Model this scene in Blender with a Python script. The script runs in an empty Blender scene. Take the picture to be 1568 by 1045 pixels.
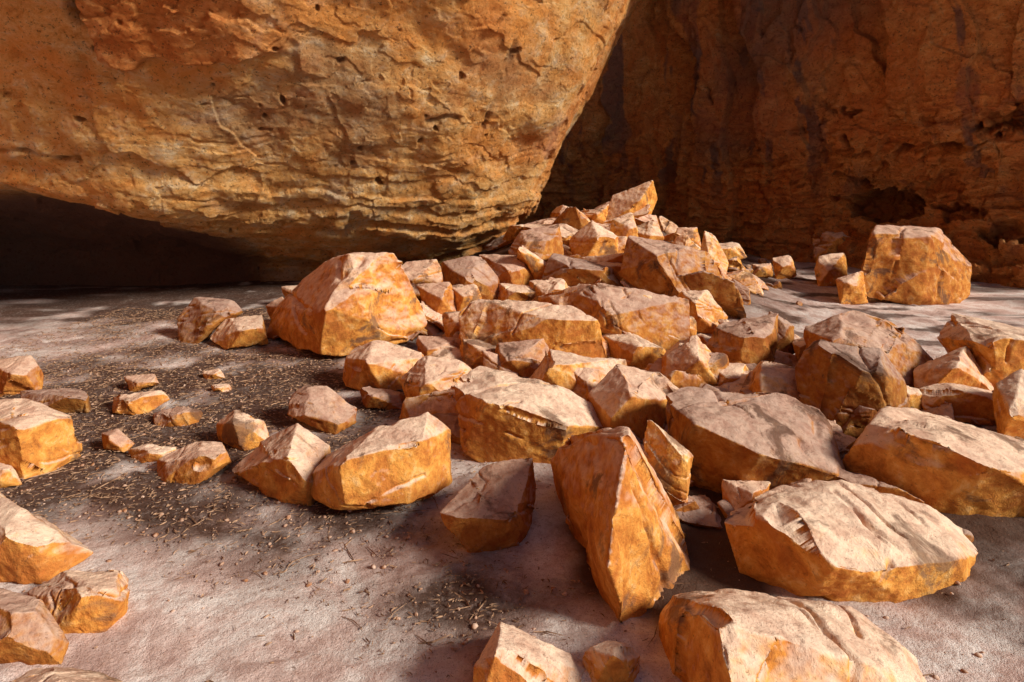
import bpy, bmesh, math, random
import numpy as np
from mathutils import Vector
S=bpy.context.scene
# ------------------------------------------------------------ noise
_perm=np.random.default_rng(1).permutation(256); _perm=np.concatenate([_perm]*3)
_g=np.random.default_rng(2).normal(size=(256,3)); _g/=np.linalg.norm(_g,axis=1)[:,None]
def perlin(p):
    i=np.floor(p).astype(int); f=p-i; i&=255
    u=f*f*f*(f*(f*6-15)+10); r=0
    for dx in (0,1):
        wx=u[:,0] if dx else 1-u[:,0]; hx=_perm[i[:,0]+dx]
        for dy in (0,1):
            wy=wx*(u[:,1] if dy else 1-u[:,1]); hy=_perm[hx+i[:,1]+dy]
            for dz in (0,1):
                wz=u[:,2] if dz else 1-u[:,2]
                g=_g[_perm[hy+i[:,2]+dz]]
                r=r+wy*wz*(g[:,0]*(f[:,0]-dx)+g[:,1]*(f[:,1]-dy)+g[:,2]*(f[:,2]-dz))
    return r*1.6
def fbm(p,o=4,gain=.5):
    a=1;s=0;q=p.copy()
    for k in range(o):
        s=s+a*perlin(q+k*17.3); a*=gain; q=q*2.03
    return s
def sstep(a,b,x):
    t=np.clip((x-a)/(b-a),0,1); return t*t*(3-2*t)
# ------------------------------------------------------------ camera projection, terrain
EYE=1.6; F=934.0
def P(b,e,d):   # pixel column, row and depth projected from the camera -> world metres
    return np.array([(b-784)/F*d, d, EYE-(e-300)/F*d])
def terr0(x,y):
    H=1.15*sstep(5.2,11.0,y)*(1-.5*sstep(13,18,y))
    dx=x-.16*y
    w=np.where(dx<0,2.5,1.9)
    return H*np.exp(-(dx/w)**2)+.03*np.clip(y-9,0,6)
def terr(x,y):
    x=np.atleast_1d(np.asarray(x,float)); y=np.atleast_1d(np.asarray(y,float))
    p=np.stack([x,y,0*x],1)
    return terr0(x,y)+.025*fbm(p*.8,3)+.012*fbm(p*4,3)+.005*fbm(p*19,2)
def contact(b,e):
    d=1.2
    while d<20:
        q=P(b,e,d)
        if q[2]<=terr0(q[0],q[1]): return d
        d+=.02
    return 12
# ------------------------------------------------------------ materials
def mat(name):
    m=bpy.data.materials.new(name); m.use_nodes=True
    nt=m.node_tree; nt.nodes.clear()
    return m,nt
class NB:
    def __init__(s,nt): s.nt=nt
    def n(s,t,**k):
        x=s.nt.nodes.new(t)
        for a,v in k.items(): setattr(x,a,v)
        return x
    def l(s,a,b): s.nt.links.new(a,b)
    def noise(s,vec,scale,det=6,rough=.6,dist=0):
        x=s.n('ShaderNodeTexNoise'); x.inputs['Scale'].default_value=scale; x.inputs['Detail'].default_value=det
        x.inputs['Roughness'].default_value=rough; x.inputs['Distortion'].default_value=dist
        s.l(vec,x.inputs['Vector']); return x.outputs['Fac']
    def ramp(s,fac,stops):
        x=s.n('ShaderNodeValToRGB'); e=x.color_ramp.elements
        while len(e)<len(stops): e.new(.5)
        for k,(p,c) in enumerate(stops):
            e[k].position=p; e[k].color=(c[0],c[1],c[2],1) if hasattr(c,'__len__') else (c,c,c,1)
        s.l(fac,x.inputs['Fac']); return x.outputs['Color']
    def mix(s,fac,a,b,mode='MIX'):
        x=s.n('ShaderNodeMix',data_type='RGBA',blend_type=mode)
        for sock,v in ((x.inputs[0],fac),(x.inputs[6],a),(x.inputs[7],b)):
            if isinstance(v,(int,float)): sock.default_value=v
            elif isinstance(v,tuple): sock.default_value=(*v,1)
            else: s.l(v,sock)
        return x.outputs[2]
    def math(s,op,a,b=0.,clamp=False):
        x=s.n('ShaderNodeMath',operation=op); x.use_clamp=clamp
        for k,v in enumerate((a,b)):
            if isinstance(v,(int,float)): x.inputs[k].default_value=v
            else: s.l(v,x.inputs[k])
        return x.outputs[0]
    def mapping(s,vec,scale=(1,1,1),rot=(0,0,0)):
        x=s.n('ShaderNodeMapping'); x.inputs['Scale'].default_value=scale; x.inputs['Rotation'].default_value=rot
        s.l(vec,x.inputs['Vector']); return x.outputs[0]
    def bump(s,h,strength,dist,normal=None):
        x=s.n('ShaderNodeBump'); x.inputs['Strength'].default_value=strength; x.inputs['Distance'].default_value=dist
        s.l(h,x.inputs['Height'])
        if normal is not None: s.l(normal,x.inputs['Normal'])
        return x.outputs[0]
    def out(s,col,normal,rough=.9):
        b=s.n('ShaderNodeBsdfPrincipled'); o=s.n('ShaderNodeOutputMaterial')
        if isinstance(col,tuple): b.inputs['Base Color'].default_value=(*col,1)
        else: s.l(col,b.inputs['Base Color'])
        if normal is not None: s.l(normal,b.inputs['Normal'])
        b.inputs['Roughness'].default_value=rough
        b.inputs['Specular IOR Level'].default_value=.08
        s.l(b.outputs[0],o.inputs[0])

def rock_material():
    m,nt=mat('sandstone_boulder'); N=NB(nt)
    pos=N.n('ShaderNodeNewGeometry'); P_=pos.outputs['Position']
    oi=N.n('ShaderNodeObjectInfo')
    big=N.noise(P_,2.6,6,.68,.6); mid=N.noise(P_,9,6,.72,.3); fine=N.noise(P_,60,4,.78)
    c=N.ramp(mid,[(.30,(.32,.11,.03)),(.44,(.60,.24,.055)),(.55,(.76,.37,.09)),(.70,(.88,.58,.27))])
    c=N.mix(N.ramp(big,[(.50,0.),(.60,.7)]),c,(.48,.15,.04))
    sx=N.n('ShaderNodeSeparateXYZ'); N.l(pos.outputs['Normal'],sx.inputs[0])
    up=N.math('ADD',sx.outputs[2],N.math('MULTIPLY',N.math('SUBTRACT',big,.5),1.1))   # pale dust on upward faces; brightness of lit tops painted in too
    c=N.mix(N.ramp(up,[(.3,0.),(.8,.86)]),c,N.ramp(mid,[(.36,(.66,.45,.37)),(.56,(.90,.72,.62))]))
    c=N.mix(N.ramp(big,[(.37,.8),(.44,0.)]),c,(.19,.11,.08))     # dark patina
    tint=N.ramp(oi.outputs['Random'],[(0,(.52,.48,.50)),(.25,(.80,.70,.66)),(.5,(1,.95,.90)),(1,(1.0,1.,.96))])
    c=N.mix(1.,c,tint,'MULTIPLY')
    c=N.mix(N.ramp(fine,[(.34,.55),(.42,0.)]),c,(.18,.08,.04))
    b1=N.bump(mid,.7,.026)
    b2=N.bump(fine,.55,.010,b1)
    N.out(c,b2,.93); return m
def wall_material(kind):
    m,nt=mat('sandstone_wall_'+kind); N=NB(nt)
    g=N.n('ShaderNodeNewGeometry'); P_=g.outputs['Position']
    at=N.n('ShaderNodeAttribute',attribute_name='tone'); sep=N.n('ShaderNodeSeparateColor'); N.l(at.outputs['Color'],sep.inputs[0])
    big=N.noise(P_,.8,5,.65,.6); mid=N.noise(N.mapping(P_,(1,1,1.7)),3.2,7,.78,.4); fine=N.noise(P_,20,5,.8)
    if kind=='ochre':
        c=N.ramp(mid,[(.3,(.54,.21,.06)),(.43,(.82,.41,.13)),(.53,(.92,.55,.23)),(.66,(.95,.75,.50))])
        c=N.mix(N.ramp(big,[(.46,0.),(.60,.65)]),c,(.90,.34,.08))
        c=N.mix(N.ramp(big,[(.30,.65),(.42,0.)]),c,(.60,.47,.40))
        dark=(.13,.055,.03)
    else:
        c=N.ramp(mid,[(.3,(.42,.14,.045)),(.46,(.72,.29,.09)),(.56,(.84,.38,.12)),(.70,(.88,.54,.26))])
        c=N.mix(N.ramp(big,[(.45,0.),(.6,.6)]),c,(.74,.22,.06))
        c=N.mix(N.ramp(big,[(.30,.5),(.42,0.)]),c,(.36,.18,.12))
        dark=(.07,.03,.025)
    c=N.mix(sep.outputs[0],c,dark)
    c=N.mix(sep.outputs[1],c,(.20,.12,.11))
    c=N.mix(sep.outputs[2],c,N.ramp(mid,[(.4,(.56,.14,.04)),(.6,(.88,.32,.08))]))
    c=N.mix(N.ramp(fine,[(.35,.85),(.44,0.)]),c,dark)
    b=N.bump(mid,.85,.17); b=N.bump(fine,.9,.06,b)
    N.out(c,b,.93); return m
def sand_material():
    m,nt=mat('canyon_sand'); N=NB(nt)
    g=N.n('ShaderNodeNewGeometry'); P_=g.outputs['Position']
    at=N.n('ShaderNodeAttribute',attribute_name='tone'); sep=N.n('ShaderNodeSeparateColor'); N.l(at.outputs['Color'],sep.inputs[0])
    mid=N.noise(P_,2.6,6,.7,.4); fine=N.noise(P_,30,5,.75); gr=N.noise(P_,190,2,.7)
    c=N.ramp(mid,[(.36,(.58,.40,.37)),(.47,(.80,.62,.59)),(.58,(.95,.86,.85))])
    c=N.mix(N.ramp(fine,[(.50,0.),(.66,.5)]),c,(.50,.31,.25))
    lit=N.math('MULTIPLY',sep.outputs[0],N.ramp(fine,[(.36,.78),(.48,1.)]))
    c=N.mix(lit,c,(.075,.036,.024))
    c=N.mix(sep.outputs[1],c,(.07,.03,.016))  # gap shade painted into the ground colour
    c=N.mix(N.ramp(gr,[(.34,.65),(.42,0.)]),c,(.20,.10,.07))
    b=N.bump(fine,.8,.024); b=N.bump(gr,.7,.005,b)
    N.out(c,b,.95); return m
def plain(name,c1,c2,sc=30):
    m,nt=mat(name); N=NB(nt)
    g=N.n('ShaderNodeNewGeometry'); f=N.noise(g.outputs['Position'],sc,2)
    N.out(N.ramp(f,[(.35,c1),(.65,c2)]),None,.9); return m
MR=rock_material(); MW=wall_material('ochre'); MD=wall_material('umber'); MS=sand_material()
ML=plain('dry_twig',(.12,.06,.035),(.48,.30,.20),40); MG=plain('gravel_stone',(.34,.15,.07),(.66,.48,.40),40)
# ------------------------------------------------------------ mesh helpers
def mkobj(name,verts,faces,m,smooth=True,tone=None):
    me=bpy.data.meshes.new(name)
    verts=np.asarray(verts,dtype=np.float32); faces=np.asarray(faces,dtype=np.int32)
    k=faces.shape[1]
    me.vertices.add(len(verts)); me.vertices.foreach_set('co',verts.ravel())
    me.loops.add(faces.size); me.loops.foreach_set('vertex_index',faces.ravel())
    me.polygons.add(len(faces)); me.polygons.foreach_set('loop_start',np.arange(0,faces.size,k,dtype=np.int32))
    me.update(calc_edges=True)
    me.polygons.foreach_set('use_smooth',np.full(len(me.polygons),smooth))
    if tone is not None:
        a=me.color_attributes.new('tone','FLOAT_COLOR','POINT')
        a.data.foreach_set('color',np.concatenate([tone,np.ones((len(tone),1))],1).astype(np.float32).ravel())
    me.materials.append(m)
    o=bpy.data.objects.new(name,me); S.collection.objects.link(o); return o
def grid_faces(nr,nc):
    a=np.arange(nr*nc).reshape(nr,nc)
    return np.stack([a[:-1,:-1],a[:-1,1:],a[1:,1:],a[1:,:-1]],-1).reshape(-1,4)
def cr(ctrl,t):   # Catmull-Rom resample along axis 0 at parameters t in [0,1]
    m=len(ctrl); t=np.clip(t,0,1)*(m-1-1e-6); i=t.astype(int); f=(t-i).reshape(-1,*([1]*(ctrl.ndim-1)))
    g=lambda k: ctrl[np.clip(k,0,m-1)]
    p0,p1,p2,p3=g(i-1),g(i),g(i+1),g(i+2)
    return .5*((2*p1)+(-p0+p2)*f+(2*p0-5*p1+4*p2-p3)*f**2+(-p0+3*p1-3*p2+p3)*f**3)
def dens(a,m,n):
    w=np.cumsum([0]+list(a)); w=w/w[-1]
    return np.interp(np.linspace(0,1,n),w,np.linspace(0,1,m))
def surf(ctrl,dr,dc,nr,nc):
    G=cr(ctrl,dens(dr,ctrl.shape[0],nr)); G=np.swapaxes(cr(np.swapaxes(G,0,1),dens(dc,ctrl.shape[1],nc)),0,1)
    du=np.gradient(G,axis=1); dv=np.gradient(G,axis=0)
    n=np.cross(du,dv); n/=np.linalg.norm(n,axis=2)[...,None]+1e-9
    if n[nr//3,nc//2,1]>0: n=-n
    return G.reshape(-1,3),n.reshape(-1,3)
def voro(p,sc,seed=0):
    q=p*sc; i=np.floor(q).astype(int); d1=np.full(len(q),9.); d2=d1.copy(); idv=np.zeros(len(q))
    for a in (-1,0,1):
        for b in (-1,0,1):
            for c in (-1,0,1):
                j=i+np.array([a,b,c]); h=_perm[_perm[_perm[(j[:,0]+seed)&255]+(j[:,1]&255)]+(j[:,2]&255)]
                o=j+_g[h]*.45+.5; d=((o-q)**2).sum(1)
                nw=d<d1; d2=np.where(nw,d1,np.minimum(d2,d)); d1=np.where(nw,d,d1); idv=np.where(nw,h/255.,idv)
    return np.sqrt(d1),np.sqrt(d2),idv
def warp(p,s,a,o=2): return p+a*np.stack([fbm(p*s,o),fbm(p*s+5.5,o),fbm(p*s+11.5,o)],1)
def seam(p,a,b,w,wob=.12):
    a=np.asarray(a);b=np.asarray(b); q=p+wob*WOB
    t=np.clip(((q-a)@(b-a))/((b-a)@(b-a)),0,1); d=np.linalg.norm(q-(a+t[:,None]*(b-a)),axis=1)
    return np.exp(-(d/w)**2)
def ledges(t,p,amp,seed):   # layered steps: each bed recedes by its own amount, sharp lips
    tab=np.random.default_rng(seed).uniform(-.5,.5,1024); i=np.floor(t).astype(int); f=t-i
    return amp*(tab[i%1024]*(1-sstep(.86,1,f))+tab[(i+1)%1024]*sstep(.86,1,f))
# ------------------------------------------------------------ left overhanging wall
cols=[-900,-350,0,230]
def row(px,py,d): return [P(a,b,c) for a,b,c in zip(px,py,d)]
L=[
 row(cols+[420,620,800,950,1060,1150],[-520]*10,[5.5,5,4.8,4.8,4.9,5.2,5.8,6.8,8.2,14]),
 row(cols+[420,610,780,920,1012,1060],[-200]*10,[6.2,5.8,5.6,5.6,5.8,6.1,6.7,7.7,9.1,15]),
 row(cols+[415,590,750,870,955,975],[0]*10,[7,6.6,6.4,6.4,6.6,7,7.6,8.6,9.9,15.5]),
 row(cols+[410,570,710,815,881,885],[165]*10,[7.6,7.3,7.1,7.1,7.4,7.9,8.4,9.3,10.5,16]),
 row(cols+[405,560,690,780,842,840],[250]*10,[8,7.7,7.5,7.5,8.0,8.5,9.1,9.9,11,16]),
 row(cols+[400,555,680,755,815,805],[275,280,290,328,342,352,350,338,318,310],[8,7.8,7.7,7.9,8.8,9.5,10.1,10.6,11.3,16]),
 row(cols+[395,550,670,740,780,775],[285,290,298,338,384,398,392,368,345,330],[9.,8.9,8.9,9.1,10.0,10.6,10.9,11.2,11.7,16]),
 row(cols+[380,545,665,735,775,775],[380,385,385,395,412,412,400,385,365,350],[10.6,10.6,10.6,10.6,10.9,11.2,11.5,11.9,12.2,16]),
 row(cols+[380,545,665,735,775,775],[540]*10,[10.1,10.1,10.1,10.2,10.8,11.2,11.5,11.9,12.3,16])]
NR,NC=450,760
p,nn=surf(np.array(L),[.3,.6,1.2,.7,.6,.5,.6,.5],[.3,.6,1,1,1,1,1,1,.5],NR,NC)
WOB=np.stack([fbm(p*1.3,3),fbm(p*1.3+9,3),fbm(p*1.3+21,3)],1)
d=.09*fbm(p*.7,3)+.03*fbm(p*2.4,4)
lowz=(1-sstep(1.3,2.6,p[:,2]))*sstep(-5.2,-3.,p[:,0])
bedc=p[:,2]+.04*p[:,0]+.25*fbm(p*.5,2)
w3=fbm(p*2,4)
msk=sstep(-.15,.35,fbm(p*.8+70,2))
d+=ledges(bedc*7+.5*w3,p,.11,4)*(.08+lowz)+ledges(bedc*3.1+.3*w3,p,.14,6)*(.3+.7*lowz)*msk
wv=warp(p,2,.15)
d+=.06*(voro(wv*np.array([1,1,1.6]),.9)[2]-.5)
d+=.03*(voro(warp(p,5,.06)*np.array([1,1,1.8]),3.2,5)[2]-.5)*(.4+.6*sstep(-.2,.3,fbm(p*.6+50,2)))
pk=perlin(p*7+3)*.7+perlin(p*2.1+7)*.5; pocks=sstep(.60,.72,pk); d-=.06*pocks
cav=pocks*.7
for a,b,w,dep in [((455,128,6.75),(560,160,7.45),.045,.10),((560,160,7.45),(700,192,8.4),.04,.08),((640,180,8.1),(690,185,8.4),.05,.10),
                  ((128,-40,6.3),(132,105,6.9),.08,.25),((0,150,7.),(60,160,7.1),.05,.08),((0,235,7.4),(110,240,7.4),.04,.08),
                  ((740,190,8.8),(800,20,8.2),.05,.05),((700,395,11.2),(760,250,9.9),.05,.06),((250,330,8.),(400,300,8.4),.035,.05),
                  ((420,330,8.9),(620,330,9.7),.04,.08),((440,300,8.6),(700,310,9.8),.03,.05),((545,215,7.9),(550,190,7.85),.03,.06)]:
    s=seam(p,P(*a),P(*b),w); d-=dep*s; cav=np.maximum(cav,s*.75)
blk=sstep(0,.06,p[:,0]-P(132,50,6.6)[0]+.1*fbm(p*1.6,3))*sstep(0,.12,p[:,2]-P(200,85,6.7)[2]+.3*fbm(p*1.3+4,3))*(1-sstep(0,1.2,p[:,0]-P(330,50,6.6)[0]))
d+=.13*blk+blk*ledges(bedc*6+w3,p,.08,8)
p2=p+nn*d[:,None]
rec_shade=sstep(8.2,9.2,p[:,1])*(1-sstep(-4.9,-4.0,p[:,0]))*(1-sstep(1.5,1.9,p[:,2]))  # recess under the lip: its shade is painted into the wall tone
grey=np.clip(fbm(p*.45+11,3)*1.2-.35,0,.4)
grey=np.maximum(grey,.6*rec_shade)
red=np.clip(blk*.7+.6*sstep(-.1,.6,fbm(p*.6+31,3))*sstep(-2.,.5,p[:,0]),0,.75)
mkobj('overhanging_rock_wall',p2,grid_faces(NR,NC),MW,True,np.stack([np.clip(cav+.9*rec_shade,0,1),grey,red],1))
# ------------------------------------------------------------ right / back canyon wall
cx=[640,800,920,1030,1140,1250,1360,1470,1580,1760,2300,3200]
base=np.array([19,17.5,16.5,15.4,14.2,13,11.9,10.9,10.2,9.7,9.6,9.8])
rows=[(-1100,-3.0),(-600,-1.6),(-200,-.6),(0,-.15),(130,.1),(220,.25),(300,.75),(370,.55),(430,.1),(600,.0)]
Rg=[]
for py,off in rows:
    o=np.full(12,off)
    if 200<=py<=380: o[:5]*=.4
    Rg.append([P(a,py,b+c) for k,(a,b,c) in enumerate(zip(cx,base,o))])
NR,NC=440,720
p,nn=surf(np.array(Rg),[.2,.5,.8,1,.9,.9,.8,.7,.5],[.3,1,1,1,1,1,1,1,1,.3,.2],NR,NC)
WOB=np.stack([fbm(p*1.3,3),fbm(p*1.3+9,3),fbm(p*1.3+21,3)],1)
low=1-sstep(2.0,4.0,p[:,2]); right=sstep(4.4,6.2,p[:,0])
d=.12*fbm(p*.5,4)+.05*fbm(p*2.,4)
wq=p+.35*np.stack([fbm(p*.5,3),fbm(p*.5+5,3),0*p[:,0]],1)
vid=voro(wq*np.array([1,1,.14]),1.1,9)[2]; d+=.5*(vid-.5)*(1-.6*low*right)
v1,v2,vid=voro(warp(p,1.5,.2)*np.array([1,1,.45]),1.3,2); d+=.18*(vid-.5)
bedc=p[:,2]+.3*fbm(p*.4,2); w3=fbm(p*1.5,4)
d+=ledges(bedc*4.5+.6*w3,p,.20,14)*low*(.25+.75*right)+ledges(bedc*9+.6*w3,p,.09,15)*low
q=p*np.array([1,1,1.9]); d+=(.02+.26*low*(.3+.7*right))*(voro(warp(q,2,.15),1.3,3)[2]-.5)
d+=(.05+.10*low)*(voro(warp(q,4,.08),3.6,4)[2]-.5)
pk=sstep(.55,.7,perlin(warp(p,3,.12)*np.array([1.2,1.2,3.2])+4)); d-=.25*pk*low*right
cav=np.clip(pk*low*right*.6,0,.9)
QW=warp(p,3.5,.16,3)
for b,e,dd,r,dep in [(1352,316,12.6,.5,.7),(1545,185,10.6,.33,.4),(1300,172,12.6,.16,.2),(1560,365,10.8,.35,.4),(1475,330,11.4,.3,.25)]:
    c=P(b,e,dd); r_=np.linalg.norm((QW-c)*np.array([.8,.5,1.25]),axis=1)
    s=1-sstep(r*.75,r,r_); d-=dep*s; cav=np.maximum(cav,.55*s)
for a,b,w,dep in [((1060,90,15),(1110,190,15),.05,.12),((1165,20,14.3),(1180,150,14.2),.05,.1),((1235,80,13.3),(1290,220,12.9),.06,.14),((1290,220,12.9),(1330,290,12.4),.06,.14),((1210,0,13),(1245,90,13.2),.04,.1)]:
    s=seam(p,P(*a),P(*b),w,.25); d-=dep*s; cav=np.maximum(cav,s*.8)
p2=p+nn*d[:,None]
sq=p+.25*np.stack([fbm(p*.8,3),fbm(p*.8+5,3),0*p[:,0]],1)
strk=sstep(.12,.40,fbm(sq*np.array([1.9,1.9,.13])+3,4))*sstep(1.0,2.5,p[:,2])
grey=np.clip(.7*np.exp(-((p[:,0]-5.4-.25*(p[:,2]-3)+.5*fbm(p*.4,3))/.9)**2)*sstep(1.8,3,p[:,2])+.75*strk,0,.88)
red=np.clip(.8*fbm(p*.5+41,3)+.15,0,.7)
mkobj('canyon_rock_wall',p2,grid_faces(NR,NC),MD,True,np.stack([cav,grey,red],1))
# unseen near side of the canyon, added to bounce warm light and block sky
K=[(-8.6,7.5),(-9.6,3),(-9.8,-2),(-8,-6.5),(-3,-9),(1,-10)]
C=np.array([[ (x*(1-.012*z),y*(1-.012*z),z) for x,y in K] for z in (-.5,2,5,8,11)],float)
p,nn=surf(C,[1]*4,[1]*5,110,220)
d=.5*fbm(p*.35,4)+.2*(voro(warp(p,1,.2)*np.array([1,1,1.6]),.6,3)[2]-.5)
mkobj('unseen_canyon_wall',p+nn*d[:,None],grid_faces(110,220),MD,True,np.stack([0*d,0*d,.3+0*d],1))
# ------------------------------------------------------------ ground
def axis(lo,hi,st,ext):
    a=np.arange(lo,hi,st); o=[ext*.002*1.35**k for k in range(0,40)]; o=[v for v in np.cumsum(o) if v<ext]
    return np.concatenate([(lo-np.array(o))[::-1],a,hi+np.array(o)])
ax=axis(-6,6,.03,90.); ay=np.concatenate([-np.array([90,50,25,12,6,3,1.])+1,np.arange(1.2,3.6,.014),np.arange(3.6,7,.028),np.arange(7,13,.06),13.5+np.cumsum([.5*1.3**k for k in range(14)])])
X,Y=np.meshgrid(ax,ay); x=X.ravel(); y=Y.ravel()
z=terr(x,y); pp=np.stack([x,y,0*x],1)
z=z+.014*fbm(pp*8+3,3)*sstep(0,.5,fbm(pp*1.5,2)+.3)
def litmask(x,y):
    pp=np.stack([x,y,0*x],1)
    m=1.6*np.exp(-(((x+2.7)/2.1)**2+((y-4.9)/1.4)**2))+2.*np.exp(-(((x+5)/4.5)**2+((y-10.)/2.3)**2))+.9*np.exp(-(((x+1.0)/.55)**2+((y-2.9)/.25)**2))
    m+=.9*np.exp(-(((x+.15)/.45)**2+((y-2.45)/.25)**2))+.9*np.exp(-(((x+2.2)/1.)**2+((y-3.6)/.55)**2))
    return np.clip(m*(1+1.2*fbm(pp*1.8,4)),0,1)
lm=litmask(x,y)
pile_shade=np.clip(terr0(x,y)*3,0,.9)
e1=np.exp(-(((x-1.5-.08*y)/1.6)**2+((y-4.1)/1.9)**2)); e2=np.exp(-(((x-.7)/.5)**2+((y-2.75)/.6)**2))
pile_shade=np.maximum(pile_shade,.95*sstep(.28,.55,np.maximum(e1,e2)+.15*fbm(pp*2.5,4)))  # painted shade on the ground between and under the boulders
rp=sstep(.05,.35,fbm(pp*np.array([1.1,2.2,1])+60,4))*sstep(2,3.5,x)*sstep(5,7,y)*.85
mkobj('sandy_ground',np.stack([x,y,z],1),grid_faces(len(ay),len(ax)),MS,True,np.stack([np.clip(lm*.95+rp,0,1),pile_shade,0*x],1))
# ------------------------------------------------------------ boulders
def hull(pts,cuts,r):
    bm=bmesh.new()
    for q in pts: bm.verts.new(q)
    def do():
        g=bmesh.ops.convex_hull(bm,input=bm.verts[:])
        bmesh.ops.delete(bm,geom=list({v for v in g['geom_interior']+g['geom_unused'] if isinstance(v,bmesh.types.BMVert)}),context='VERTS')
    do()
    for _ in range(cuts):
        v=r.normal(size=3); v[2]=abs(v[2])*.6; v/=np.linalg.norm(v)
        A=np.array([w.co[:] for w in bm.verts]); t=A@v; h=t.max()-r.uniform(.04,.16)*(t.max()-t.min())
        bmesh.ops.bisect_plane(bm,geom=bm.verts[:]+bm.edges[:]+bm.faces[:],plane_co=(v*h).tolist(),plane_no=v.tolist(),clear_outer=True)
        A=[w.co[:] for w in bm.verts]; bm.clear()
        for q in A: bm.verts.new(q)
        do()
    bmesh.ops.recalc_face_normals(bm,faces=bm.faces)
    return bm
def make_rock(name,pts,res,seed,bed=None,rough=1.,cuts=5):
    r=np.random.default_rng(seed); pts=np.array(pts); c=pts.mean(0)
    ext=pts.max(0)-pts.min(0); sz=float(np.sort(ext)[1:].mean())
    bm=hull(((pts-c)/sz).tolist(),cuts,r)
    A=np.array([v.co[:] for v in bm.verts])
    fn=[];fh=[]
    for f in bm.faces:
        n=np.array(f.normal[:]); h=float((A@n).max())
        if f.calc_area()>1e-5: fn.append(n); fh.append(h)
    # shallow extra fracture planes that trim some corners and long edges
    for e in bm.edges:
        if len(e.link_faces)==2 and e.calc_face_angle(0)>.5 and r.random()<.35:
            n=np.array(e.link_faces[0].normal[:])*r.uniform(.3,1)+np.array(e.link_faces[1].normal[:])*r.uniform(.3,1)+r.normal(size=3)*.25
            n/=np.linalg.norm(n); fn.append(n); fh.append(float((A@n).max())-r.uniform(.004,.035))
    fn=np.array(fn); fh=np.array(fh)
    me=bpy.data.meshes.new('t'); bm.to_mesh(me); bm.free()
    o=bpy.data.objects.new('t',me); S.collection.objects.link(o)
    m=o.modifiers.new('r','REMESH'); m.mode='VOXEL'; m.voxel_size=1./res
    dg=bpy.context.evaluated_depsgraph_get(); me2=bpy.data.meshes.new_from_object(o.evaluated_get(dg))
    bpy.data.objects.remove(o); bpy.data.meshes.remove(me); me=me2
    N=len(me.vertices); co=np.empty(N*3,np.float32); me.vertices.foreach_get('co',co); x=co.reshape(-1,3).astype(float)
    q=x+seed*3.17
    wn=np.stack([fbm(q*2.5,3),fbm(q*2.5+7,3),fbm(q*2.5+13,3)],1)
    b=bed if bed is not None else r.normal(size=3)*np.array([.5,.5,1]); b=np.array(b,float); b/=np.linalg.norm(b)
    # spalled pockets: a slab of the surface missing on one side of a bedding or joint plane
    notch=[]
    for k in range(10):
        p0=x[r.integers(0,N)]; n=fn[(fn@p0-fh).argmax()]
        v=b*(1 if r.random()<.5 else -1) if abs(n@b)<.8 and r.random()<.7 else r.normal(size=3)
        v=v-n*(v@n)*.9; v/=np.linalg.norm(v)
        u=np.cross(n,v)+.5*v*r.normal(); u/=np.linalg.norm(u)
        notch.append((p0,n,v,u,r.uniform(.012,.042),r.random()<.5,r.uniform(.05,.25)))
    for it in range(3):
        y=x+.010*wn
        s=y@fn.T-fh[None]; k=s.argmax(1); f=s[np.arange(N),k]; g=fn[k]
        tgt=-f[:,None]*g; best=f.copy()
        for p0,n,v,u,dp,three,w_ in notch:
            y2=x+.03*wn-p0
            a=-(y2@v); bb=-((y2@n)+dp); cc=-(y2@u)-w_ if three else np.full(N,-9.)
            gi=np.stack([a,bb,cc],1); j=gi.argmax(1); gv=gi[np.arange(N),j]
            dirs=np.stack([-v,-n,-u])[j]
            val=-gv
            upd=val>best; best=np.where(upd,val,best); tgt=np.where(upd[:,None],(-gv)[:,None]*dirs,tgt)
        x=x+tgt
    me.vertices.foreach_set('co',x.astype(np.float32).ravel()); me.update()
    nr=np.empty(N*3,np.float32); me.vertex_normals.foreach_get('vector',nr); nr=nr.reshape(-1,3).astype(float)
    d=np.zeros(N)
    for _ in range(5):      # hairline cracks, half of them along the bedding
        v=r.normal(size=3) if _%2 else b+r.normal(size=3)*.12; v/=np.linalg.norm(v); off=r.uniform(-.35,.35)
        s=np.abs((x+.04*wn)@v-off); msk=sstep(-.05,.2,wn[:,_%3])
        d-=.020*np.exp(-(s/.009)**2)*msk
    d+=.004*fbm(q*5,2)+.006*fbm(q*14,3)
    x=(x+nr*d[:,None]*rough)*sz
    me.vertices.foreach_set('co',x.astype(np.float32).ravel()); me.update()
    me.polygons.foreach_set('use_smooth',np.ones(len(me.polygons),bool))
    me.materials.clear(); me.materials.append(MR); me.name=name
    o=bpy.data.objects.new(name,me); o.location=c; S.collection.objects.link(o); return o
cnt=[10]
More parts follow.
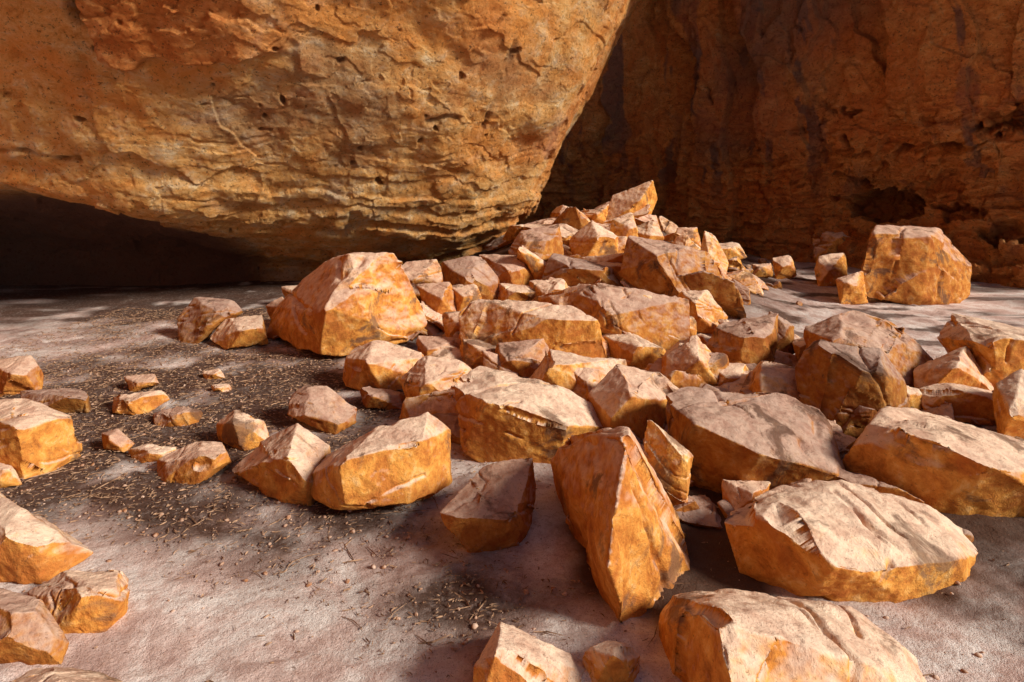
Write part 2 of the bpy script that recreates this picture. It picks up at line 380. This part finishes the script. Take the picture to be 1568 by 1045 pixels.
def R(sil,ridge=(),D=None,T=None,res=None,name=None,bed=None,rough=1.,cuts=None):
    sil=[list(s) for s in sil]; xs=[s[0] for s in sil]; ys=[s[1] for s in sil]
    x0,x1,y0,y1=min(xs),max(xs),min(ys),max(ys); mx,my=(x0+x1)/2,(y0+y1)/2
    auto=len(sil[0])==2 and not ridge
    if auto:
        gx,gy,gt=(1.22,.34,.12) if (mx>590 and y1<760) else (1.04,.0,.05)
        for s in sil:
            s[0]=mx+(s[0]-mx)*gx
            s[1]=s[1]+(s[1]-y0)/(y1-y0)*gy*(y1-y0)-(1-(s[1]-y0)/(y1-y0))*gt*(y1-y0)
        y1=max(s[1] for s in sil); x0=min(s[0] for s in sil); x1=max(s[0] for s in sil); y0=min(s[1] for s in sil)
    if D is None: D=contact(mx,y1)
    w=(x1-x0)/F*D; h=(y1-y0)/F*D
    if T is None: T=.75*min(w,1.6*h)+.25*w*.5
    pts=[]; seed=cnt[0]; cnt[0]+=1; r=random.Random(seed)
    full=[]
    for s in sil:
        dd=s[2] if len(s)>2 else (.6*T*max(0,(y1-s[1])/(y1-y0))**.8+.12*T*abs(s[0]-mx)/(x1-x0)*2)
        full.append((s[0],s[1],dd))
    rd=list(ridge)
    if not rd:
        t=.25+.2*r.random(); u=r.choice([.3,.45,.6])
        rd=[(x0+u*(x1-x0),y0+(y1-y0)*(t+.1*r.random()),-.04*T)]
        if r.random()<.6: rd.append((x0+(u+.3)*(x1-x0),y0+(y1-y0)*(t+.15*r.random()),.06*T))
    for b,e,dd in full+rd: pts.append(P(b,e,D+dd))
    for b,e,dd in full:
        pts.append(P(mx+(b-mx)*.72,my+(e-my)*.72,D+max(T*.95,dd)))
    A=np.array(pts); c=A.mean(0); lo=A[:,2].min(); g=float(terr(c[0],c[1])[0])-.04
    if lo>g:
        for a in range(5):
            an=a*math.pi*.4; pts.append(np.array([c[0]+.2*w*math.cos(an),c[1]+.15*T+.25*T*math.sin(an),g]))
    px=max(x1-x0,y1-y0)
    if res is None: res=int(min(130,max(28,px*.5)))
    if name is None: name='boulder' if max(w,h)>.5 else 'rock'
    return make_rock(name,pts,res,seed,bed,rough,(3 if auto else 1) if cuts is None else cuts)
# -- back left boulder and neighbours
R([(537,383,.5),(605,386,.5),(632,440,.5),(661,490,.5),(650,517,.35),(560,540,.1),(485,555,0),(403,515,1.),(420,470,1.1),(470,425,1.1),(505,390,1.)],[(545,440,.05),(500,475,-.12),(605,505,.12),(530,388,.5)],D=5.85,T=1.35,bed=(.2,.1,1),cuts=0)
R([(300,458),(355,462),(372,480),(330,508),(300,530),(275,530),(272,490)])
R([(320,520),(345,490),(400,485),(410,528),(350,538)])
R([(405,470),(432,455),(450,480),(420,500)]); R([(430,440),(460,438),(470,462),(440,470)])
# -- left edge
R([(-60,750),(50,752),(100,790),(147,825),(140,850),(60,902),(-60,905)])
R([(-60,622),(40,615),(115,645),(132,700),(45,740),(-60,725)])
R([(-30,555),(45,545),(68,570),(65,602),(0,612)])
R([(30,600),(120,595),(150,615),(140,632),(40,636)])
R([(95,875),(200,878),(192,940),(150,980),(60,985),(38,915)])
R([(-60,895),(60,920),(103,985),(90,1025),(-60,1040)])
R([(-60,1050),(60,1022),(150,1032),(210,1062),(150,1100),(-40,1100)])
R([(170,605),(245,598),(262,612),(225,636),(172,635)]); R([(188,578),(240,573),(247,590),(200,602)])
R([(228,635),(280,622),(315,632),(300,655),(240,655)]); R([(333,650),(360,630),(415,650),(422,680),(370,692),(335,675)])
R([(195,690),(230,680),(275,686),(262,712),(205,712)]); R([(240,705),(300,678),(350,682),(352,710),(300,747),(243,740)])
R([(155,665),(180,658),(206,680),(190,696),(160,690)]); R([(-20,705),(20,715),(35,745),(-20,755)])
R([(310,570),(335,565),(348,580),(315,585)]); R([(322,590),(350,588),(355,600),(330,603)])
# -- centre left
R([(455,648,.4),(505,682,.4),(510,740,.25),(480,790,.08),(420,770,.08),(350,718,.3),(400,675,.45)],[(465,740,-.03),(440,700,.05)],D=3.08,T=.5,cuts=0)
R([(590,645,.35),(655,628,.45),(690,658,.45),(692,740,.35),(660,768,.15),(620,778,.05),(520,780,.02),(468,762,.15),(456,735,.3),(500,692,.42)],[(522,705,-.03),(520,770,-.04),(645,675,.14)],D=2.98,T=.6,bed=(.3,-.5,.8),cuts=0)
R([(470,588,.3),(500,590,.33),(547,625,.3),(545,648,.2),(515,668,0),(437,640,.08),(445,605,.25)],[(478,628,.0),(520,650,-.02)])
R([(547,588),(625,605),(622,632),(560,628)]); R([(530,545),(575,525),(655,545),(650,572),(590,587),(540,576)])
R([(650,552),(722,560),(722,615),(640,620),(622,578)])
R([(740,713,.36),(815,695,.42),(822,740,.38),(818,800,.2),(790,845,.08),(720,850,.02),(685,815,0),(672,785,.03)],[(700,790,-.02),(785,798,0)],D=2.72,T=.5,cuts=0)
R([(730,560,.55),(800,575,.55),(860,590,.5),(905,617,.45),(944,655,.4),(880,690,.15),(850,730,.12),(760,725,.12),(706,690,.15),(695,580,.35)],[(748,612,0),(868,655,-.05),(800,628,-.03)],D=3.55,T=.8,bed=(.3,.2,1),cuts=0)
R([(960,652,.45),(985,690,.5),(1035,780,.45),(1072,900,.3),(1068,930,.2),(990,962,.02),(965,982,-.06),(915,965,.4),(885,890,.7),(856,790,.9),(842,705,1.),(870,665,.9)],[(960,668,.15),(944,760,-.02),(930,870,-.14)],D=2.3,T=.95,bed=(1,.3,.4),cuts=0)
R([(1030,910,.5),(1130,900,.55),(1300,928,.5),(1370,990,.35),(1470,1060,.25),(1440,1170,0),(1060,1180,.05),(1000,1120,.4),(1000,960,.5)],[(1085,945,.04),(1130,1080,-.1),(1290,1010,.08)],D=1.78,T=.75,cuts=0)
R([(768,950,.22),(850,983,.25),(925,1040,.22),(940,1130,.1),(720,1130,0),(725,1020,.06)],[(760,1000,.0)],D=1.84,T=.4,cuts=0)
R([(887,990),(950,982),(980,1000),(978,1065),(905,1065)])
# -- right group
R([(1050,588,.6),(1130,596,.65),(1200,603,.62),(1262,630,.55),(1282,655,.5),(1304,735,.15),(1270,780,.15),(1100,800,.2),(1030,720,.2),(1016,605,.45)],[(1062,650,.02),(1165,695,-.1),(1282,730,-.02)],D=3.15,T=1.0,bed=(.2,-.1,1),cuts=0)
R([(1096,785,.3),(1190,745,.5),(1290,736,.6),(1420,768,.6),(1477,813,.5),(1502,848,.4),(1482,915,.2),(1370,942,.02),(1210,935,.15),(1130,880,.2)],[(1200,792,.05),(1295,880,-.1),(1470,862,.12)],D=2.38,T=.85,bed=(-.2,-.3,1),cuts=0)
R([(1335,622,.75),(1450,630,.8),(1600,672,.8),(1720,700,.7),(1740,900,.2),(1580,920,.25),(1350,850,.3),(1283,690,.4)],[(1400,662,.1),(1568,740,-.1),(1330,650,.4)],D=2.95,T=1.1,bed=(.1,-.2,1),cuts=0)
R([(1255,525),(1340,540),(1372,575),(1382,625),(1300,645),(1235,605),(1228,560)])
R([(1310,483),(1370,500),(1420,545),(1395,578),(1260,540),(1245,505)])
R([(1475,487),(1568,500),(1650,530),(1640,585),(1500,572),(1450,520)])
R([(1410,560),(1480,530),(1530,568),(1532,594),(1415,600)]); R([(1415,598),(1450,590),(1530,602),(1535,640),(1430,632)])
R([(1515,600),(1568,575),(1650,590),(1650,665),(1540,655)])
R([(1155,553),(1220,565),(1268,600),(1278,628),(1150,612),(1140,580)])
R([(945,555,.5),(1010,568,.5),(1050,605,.4),(1052,690,.3),(1000,730,.05),(920,710,.1),(900,600,.3)],[(968,600,.0),(935,640,-.02)],D=3.75,T=.8,cuts=0)
R([(830,540),(945,553),(950,590),(900,612),(815,600),(805,565)]); R([(1040,518),(1065,520),(1092,545),(1107,585),(1020,582),(1012,545)])
R([(745,465),(850,462),(912,512),(917,545),(840,548),(725,522),(723,482)],T=.8)
R([(915,437),(1040,458),(1038,510),(1000,530),(890,492),(880,455)],T=.8)
R([(920,515),(960,510),(1015,535),(1018,560),(940,560)]); R([(1085,500),(1180,487),(1178,540),(1130,560),(1068,540)])
R([(1175,478),(1212,495),(1215,525),(1180,535)]); R([(1040,452),(1080,448),(1110,475),(1100,498),(1045,490)])
R([(1085,560),(1140,560),(1145,590),(1095,595)]); R([(985,640),(1060,700),(1050,790),(990,760)],D=3.)
R([(835,390),(930,405),(950,428),(945,442),(830,432)]); R([(970,370),(1075,383),(1105,428),(1090,456),(1040,455),(960,412)],T=.9)
R([(1010,412),(1060,405),(1092,432),(1085,448),(1015,440)])
R([(1078,352,.3),(1095,360,.3),(1117,402,.2),(1112,424,.0),(1070,395,.1)],[(1085,390,0)])
R([(1000,276,.2),(1008,310,.3),(990,352,.1),(960,352,.0),(922,345,.1),(935,300,.4)],[(978,312,-.05)],D=9.7,T=.8,cuts=0)
R([(785,380),(800,358),(850,350),(858,385),(830,412),(790,405)]); R([(825,352),(860,345),(885,355),(870,378),(830,375)])
R([(875,365),(905,343),(940,360),(942,385),(890,398)]); R([(935,335),(965,330),(978,365),(955,382),(932,370)])
R([(965,350),(1000,338),(1015,362),(985,375)]); R([(860,325),(885,322),(893,345),(862,348)]); R([(900,325),(930,315),(938,340),(905,345)])
R([(680,405),(735,395),(762,425),(755,455),(690,458)]); R([(612,405),(665,402),(682,430),(650,448),(615,440)])
R([(740,395),(800,395),(818,425),(790,440),(745,432)]); R([(640,440),(690,436),(702,470),(660,485)]); R([(690,440),(730,438),(737,470),(700,478)])
R([(815,432),(862,428),(878,460),(825,465)]); R([(755,436),(820,438),(835,460),(765,466)]); R([(762,530),(830,524),(847,560),(815,578),(755,570)])
R([(705,522),(755,525),(760,560),(712,562)]); R([(640,518),(700,520),(710,548),(650,552)]); R([(680,482),(728,480),(732,515),(690,520)])
R([(1140,600),(1200,598),(1205,640),(1150,640)]); R([(1030,480),(1065,488),(1062,515),(1030,515)])
R([(1215,520),(1245,515),(1255,545),(1225,550)]); R([(1380,590),(1415,600),(1412,630),(1375,630)])
R([(1105,735),(1180,740),(1170,800),(1110,800)],D=3.0)
R([(870,560),(935,566),(945,610),(880,620)]); R([(960,470),(1010,478),(1020,505),(965,505)]); R([(640,585),(700,590),(705,630),(650,632)])
R([(1290,600),(1350,610),(1355,660),(1290,655)]); R([(1380,640),(1450,640),(1460,680),(1390,680)]); R([(1050,540),(1110,545),(1110,590),(1060,590)])
R([(690,640),(740,650),(740,700),(700,700)],D=3.9)
# -- far right block and neighbours
R([(1335,345,.35),(1440,348,.6),(1465,372,.6),(1490,395,.6),(1484,458,.3),(1465,470,.1),(1400,470,-.05),(1325,455,.05),(1318,400,.2)],[(1340,368,.05),(1422,362,.05),(1412,460,-.1),(1445,400,.1)],D=8.9,T=1.3,res=80,name='boulder',cuts=0)
R([(1283,425),(1318,415),(1325,452),(1290,455)]); R([(1248,355),(1290,347),(1312,372),(1300,390),(1252,388)]); R([(1250,395),(1290,390),(1300,425),(1255,428)])
R([(1038,350),(1065,348),(1072,372),(1042,376)]); R([(1185,396),(1210,392),(1217,415),(1190,420)]); R([(1152,405),(1178,404),(1182,418),(1155,420)])
R([(1190,350),(1225,345),(1240,368),(1200,375)]); R([(1090,375),(1130,372),(1140,390),(1100,395)])
# loose blocks wedged between the boulders, partly buried
r=np.random.default_rng(21); stock=[]
for k in range(12):
    A=r.normal(size=(9,3)); A/=np.linalg.norm(A,axis=1)[:,None]; A*=np.array([r.uniform(.55,.9),r.uniform(.4,.65),r.uniform(.22,.42)])
    o=make_rock('rock',A,56,300+k,cuts=1); stock.append(o)
def place(o,x,y,s):
    o.location=(x,y,float(terr(x,y)[0])+.06*s); o.scale=(s,s,s); o.rotation_euler=(r.uniform(-.6,.6),r.uniform(-.6,.6),r.uniform(0,6.28))
for k in range(205):
    if k<85: y=r.uniform(6.,11.5); x=.16*y+r.normal()*1.0-.1; s=r.uniform(.4,1.1)
    elif k<155: y=r.uniform(3.7,6.4); x=r.uniform(-.12*y,.5*y); s=r.uniform(.3,.65)
    else: y=r.uniform(2.9,4.4); x=r.uniform(.12*y,.75*y); s=r.uniform(.2,.45)
    if k<12: o=stock[k]
    else:
        o=bpy.data.objects.new('rock',stock[k%12].data); S.collection.objects.link(o)
    place(o,x,y,s)
# ------------------------------------------------------------ rubble, gravel, litter (each one object)
def ico(n):
    bm=bmesh.new(); bmesh.ops.create_icosphere(bm,subdivisions=n,radius=1)
    v=np.array([w.co[:] for w in bm.verts]); f=np.array([[w.index for w in g.verts] for g in bm.faces]); bm.free(); return v,f
def pebble(v,r):
    s=v.copy()
    for _ in range(9):
        a=r.normal(size=3); a/=np.linalg.norm(a); h=r.uniform(.45,.75); t=s@a; s=s-np.clip(t-h,0,None)[:,None]*a
    s=s*(1+.05*fbm(s*3+r.uniform(0,50),2))[:,None]
    return s*np.array([r.uniform(.8,1.4),r.uniform(.7,1.1),r.uniform(.45,.8)])
def scatter(name,P_,sz,m,seed,n,sink=.25):
    r=np.random.default_rng(seed); V=[];Fc=[];o=0; iv,if_=ico(n); protos=[pebble(iv,np.random.default_rng(k+n*50)) for k in range(16)]
    zz=terr(P_[:,0],P_[:,1])
    for k in range(len(P_)):
        s=protos[r.integers(16)]*sz[k]; e=r.uniform(0,6.28); t=r.uniform(-.6,.6)
        c,n_=math.cos(e),math.sin(e); ct,st=math.cos(t),math.sin(t)
        s=s@np.array([[1,0,0],[0,ct,st],[0,-st,ct]])@np.array([[c,n_,0],[-n_,c,0],[0,0,1]])
        V.append(s+np.array([P_[k,0],P_[k,1],zz[k]+sz[k]*sink])); Fc.append(if_+o); o+=len(s)
    return mkobj(name,np.concatenate(V),np.concatenate(Fc),m)
r=np.random.default_rng(5)
n_=110; yy=r.uniform(5.8,12.5,n_); xx=.16*yy+r.normal(size=n_)*1.2
a=np.stack([xx,yy],1); b=np.stack([r.uniform(2.5,6.5,50),r.uniform(9.5,13,50)],1); c=np.stack([r.uniform(0,3.6,50),r.uniform(2.8,5.5,50)],1)
scatter('rubble',np.concatenate([a,b,c]),np.concatenate([r.uniform(.05,.13,n_),r.uniform(.04,.13,50),r.uniform(.03,.08,50)]),MR,3,3)
n_=4600; xx=r.uniform(-4.5,4.5,n_*3); yy=1.6+6*r.random(n_*3)**1.3
k=(litmask(xx,yy)*.8+.12)>r.random(n_*3); xx=xx[k][:n_]; yy=yy[k][:n_]
scatter('gravel',np.stack([xx,yy],1),.003+.014*r.random(len(xx))**3,MG,9,1)
V=[];Fc=[];o=0
n_=21000; xx=r.uniform(-5.5,2.5,n_*4); yy=1.6+7.*r.random(n_*4)**1.1; k=(litmask(xx,yy)*1.1+.035)>r.random(n_*4); xx=xx[k][:n_]; yy=yy[k][:n_]; zz=terr(xx,yy)
for i in range(len(xx)):
    fa=min(1,.25+yy[i]/6)
    Ln=(.006+.022*r.random()**2)*fa+(.07*r.random() if r.random()<.05 else 0); an=r.uniform(0,6.28); w=r.uniform(.001,.0028)*(.6+fa); ti=r.uniform(-.15,.25)
    u=np.array([math.cos(an),math.sin(an),ti]); s=np.array([-math.sin(an),math.cos(an),0]); c=np.array([xx[i],yy[i],zz[i]+.006]); bend=s*Ln*r.uniform(-.3,.3)
    for q,ww in ((c-u*Ln,.6),(c+bend,1.),(c+u*Ln,.4)):
        V+= [q+s*w*ww,q-s*w*ww,q+np.array([0,0,w*1.5*ww])]
    for h in (0,3):
        for e in range(3):
            f=(e+1)%3; Fc.append([o+h+e,o+h+f,o+h+3+f,o+h+3+e])
    o+=9
mkobj('twig_litter',np.array(V),np.array(Fc),ML,False)
# ------------------------------------------------------------ light, sky, camera
sd=Vector((.82,-.38,.47)).normalized(); el=math.asin(sd.z); az=math.atan2(sd.x,sd.y)
w=bpy.data.worlds.new('World'); S.world=w; w.use_nodes=True; nt=w.node_tree
sky=nt.nodes.new('ShaderNodeTexSky'); sky.sky_type='NISHITA'; sky.sun_disc=False; sky.sun_elevation=el; sky.sun_rotation=az
nt.links.new(sky.outputs[0],nt.nodes['Background'].inputs[0]); nt.nodes['Background'].inputs[1].default_value=.05
l=bpy.data.lights.new('sun','SUN'); l.energy=5; l.angle=math.radians(13); l.color=(1,.92,.76)
lo=bpy.data.objects.new('sun',l); lo.rotation_euler=sd.to_track_quat('Z','Y').to_euler(); lo.location=(6,-4,8); S.collection.objects.link(lo)
cam=bpy.data.cameras.new('camera'); cam.sensor_width=36; cam.lens=36*F/1568; cam.shift_y=-(522.5-300)/1568; cam.clip_end=500; cam.clip_start=.05
co=bpy.data.objects.new('camera',cam); co.location=(0,0,EYE); co.rotation_euler=(math.pi/2,0,0); S.collection.objects.link(co); S.camera=co
S.view_settings.view_transform='Standard'; S.view_settings.look='None'; S.view_settings.exposure=0
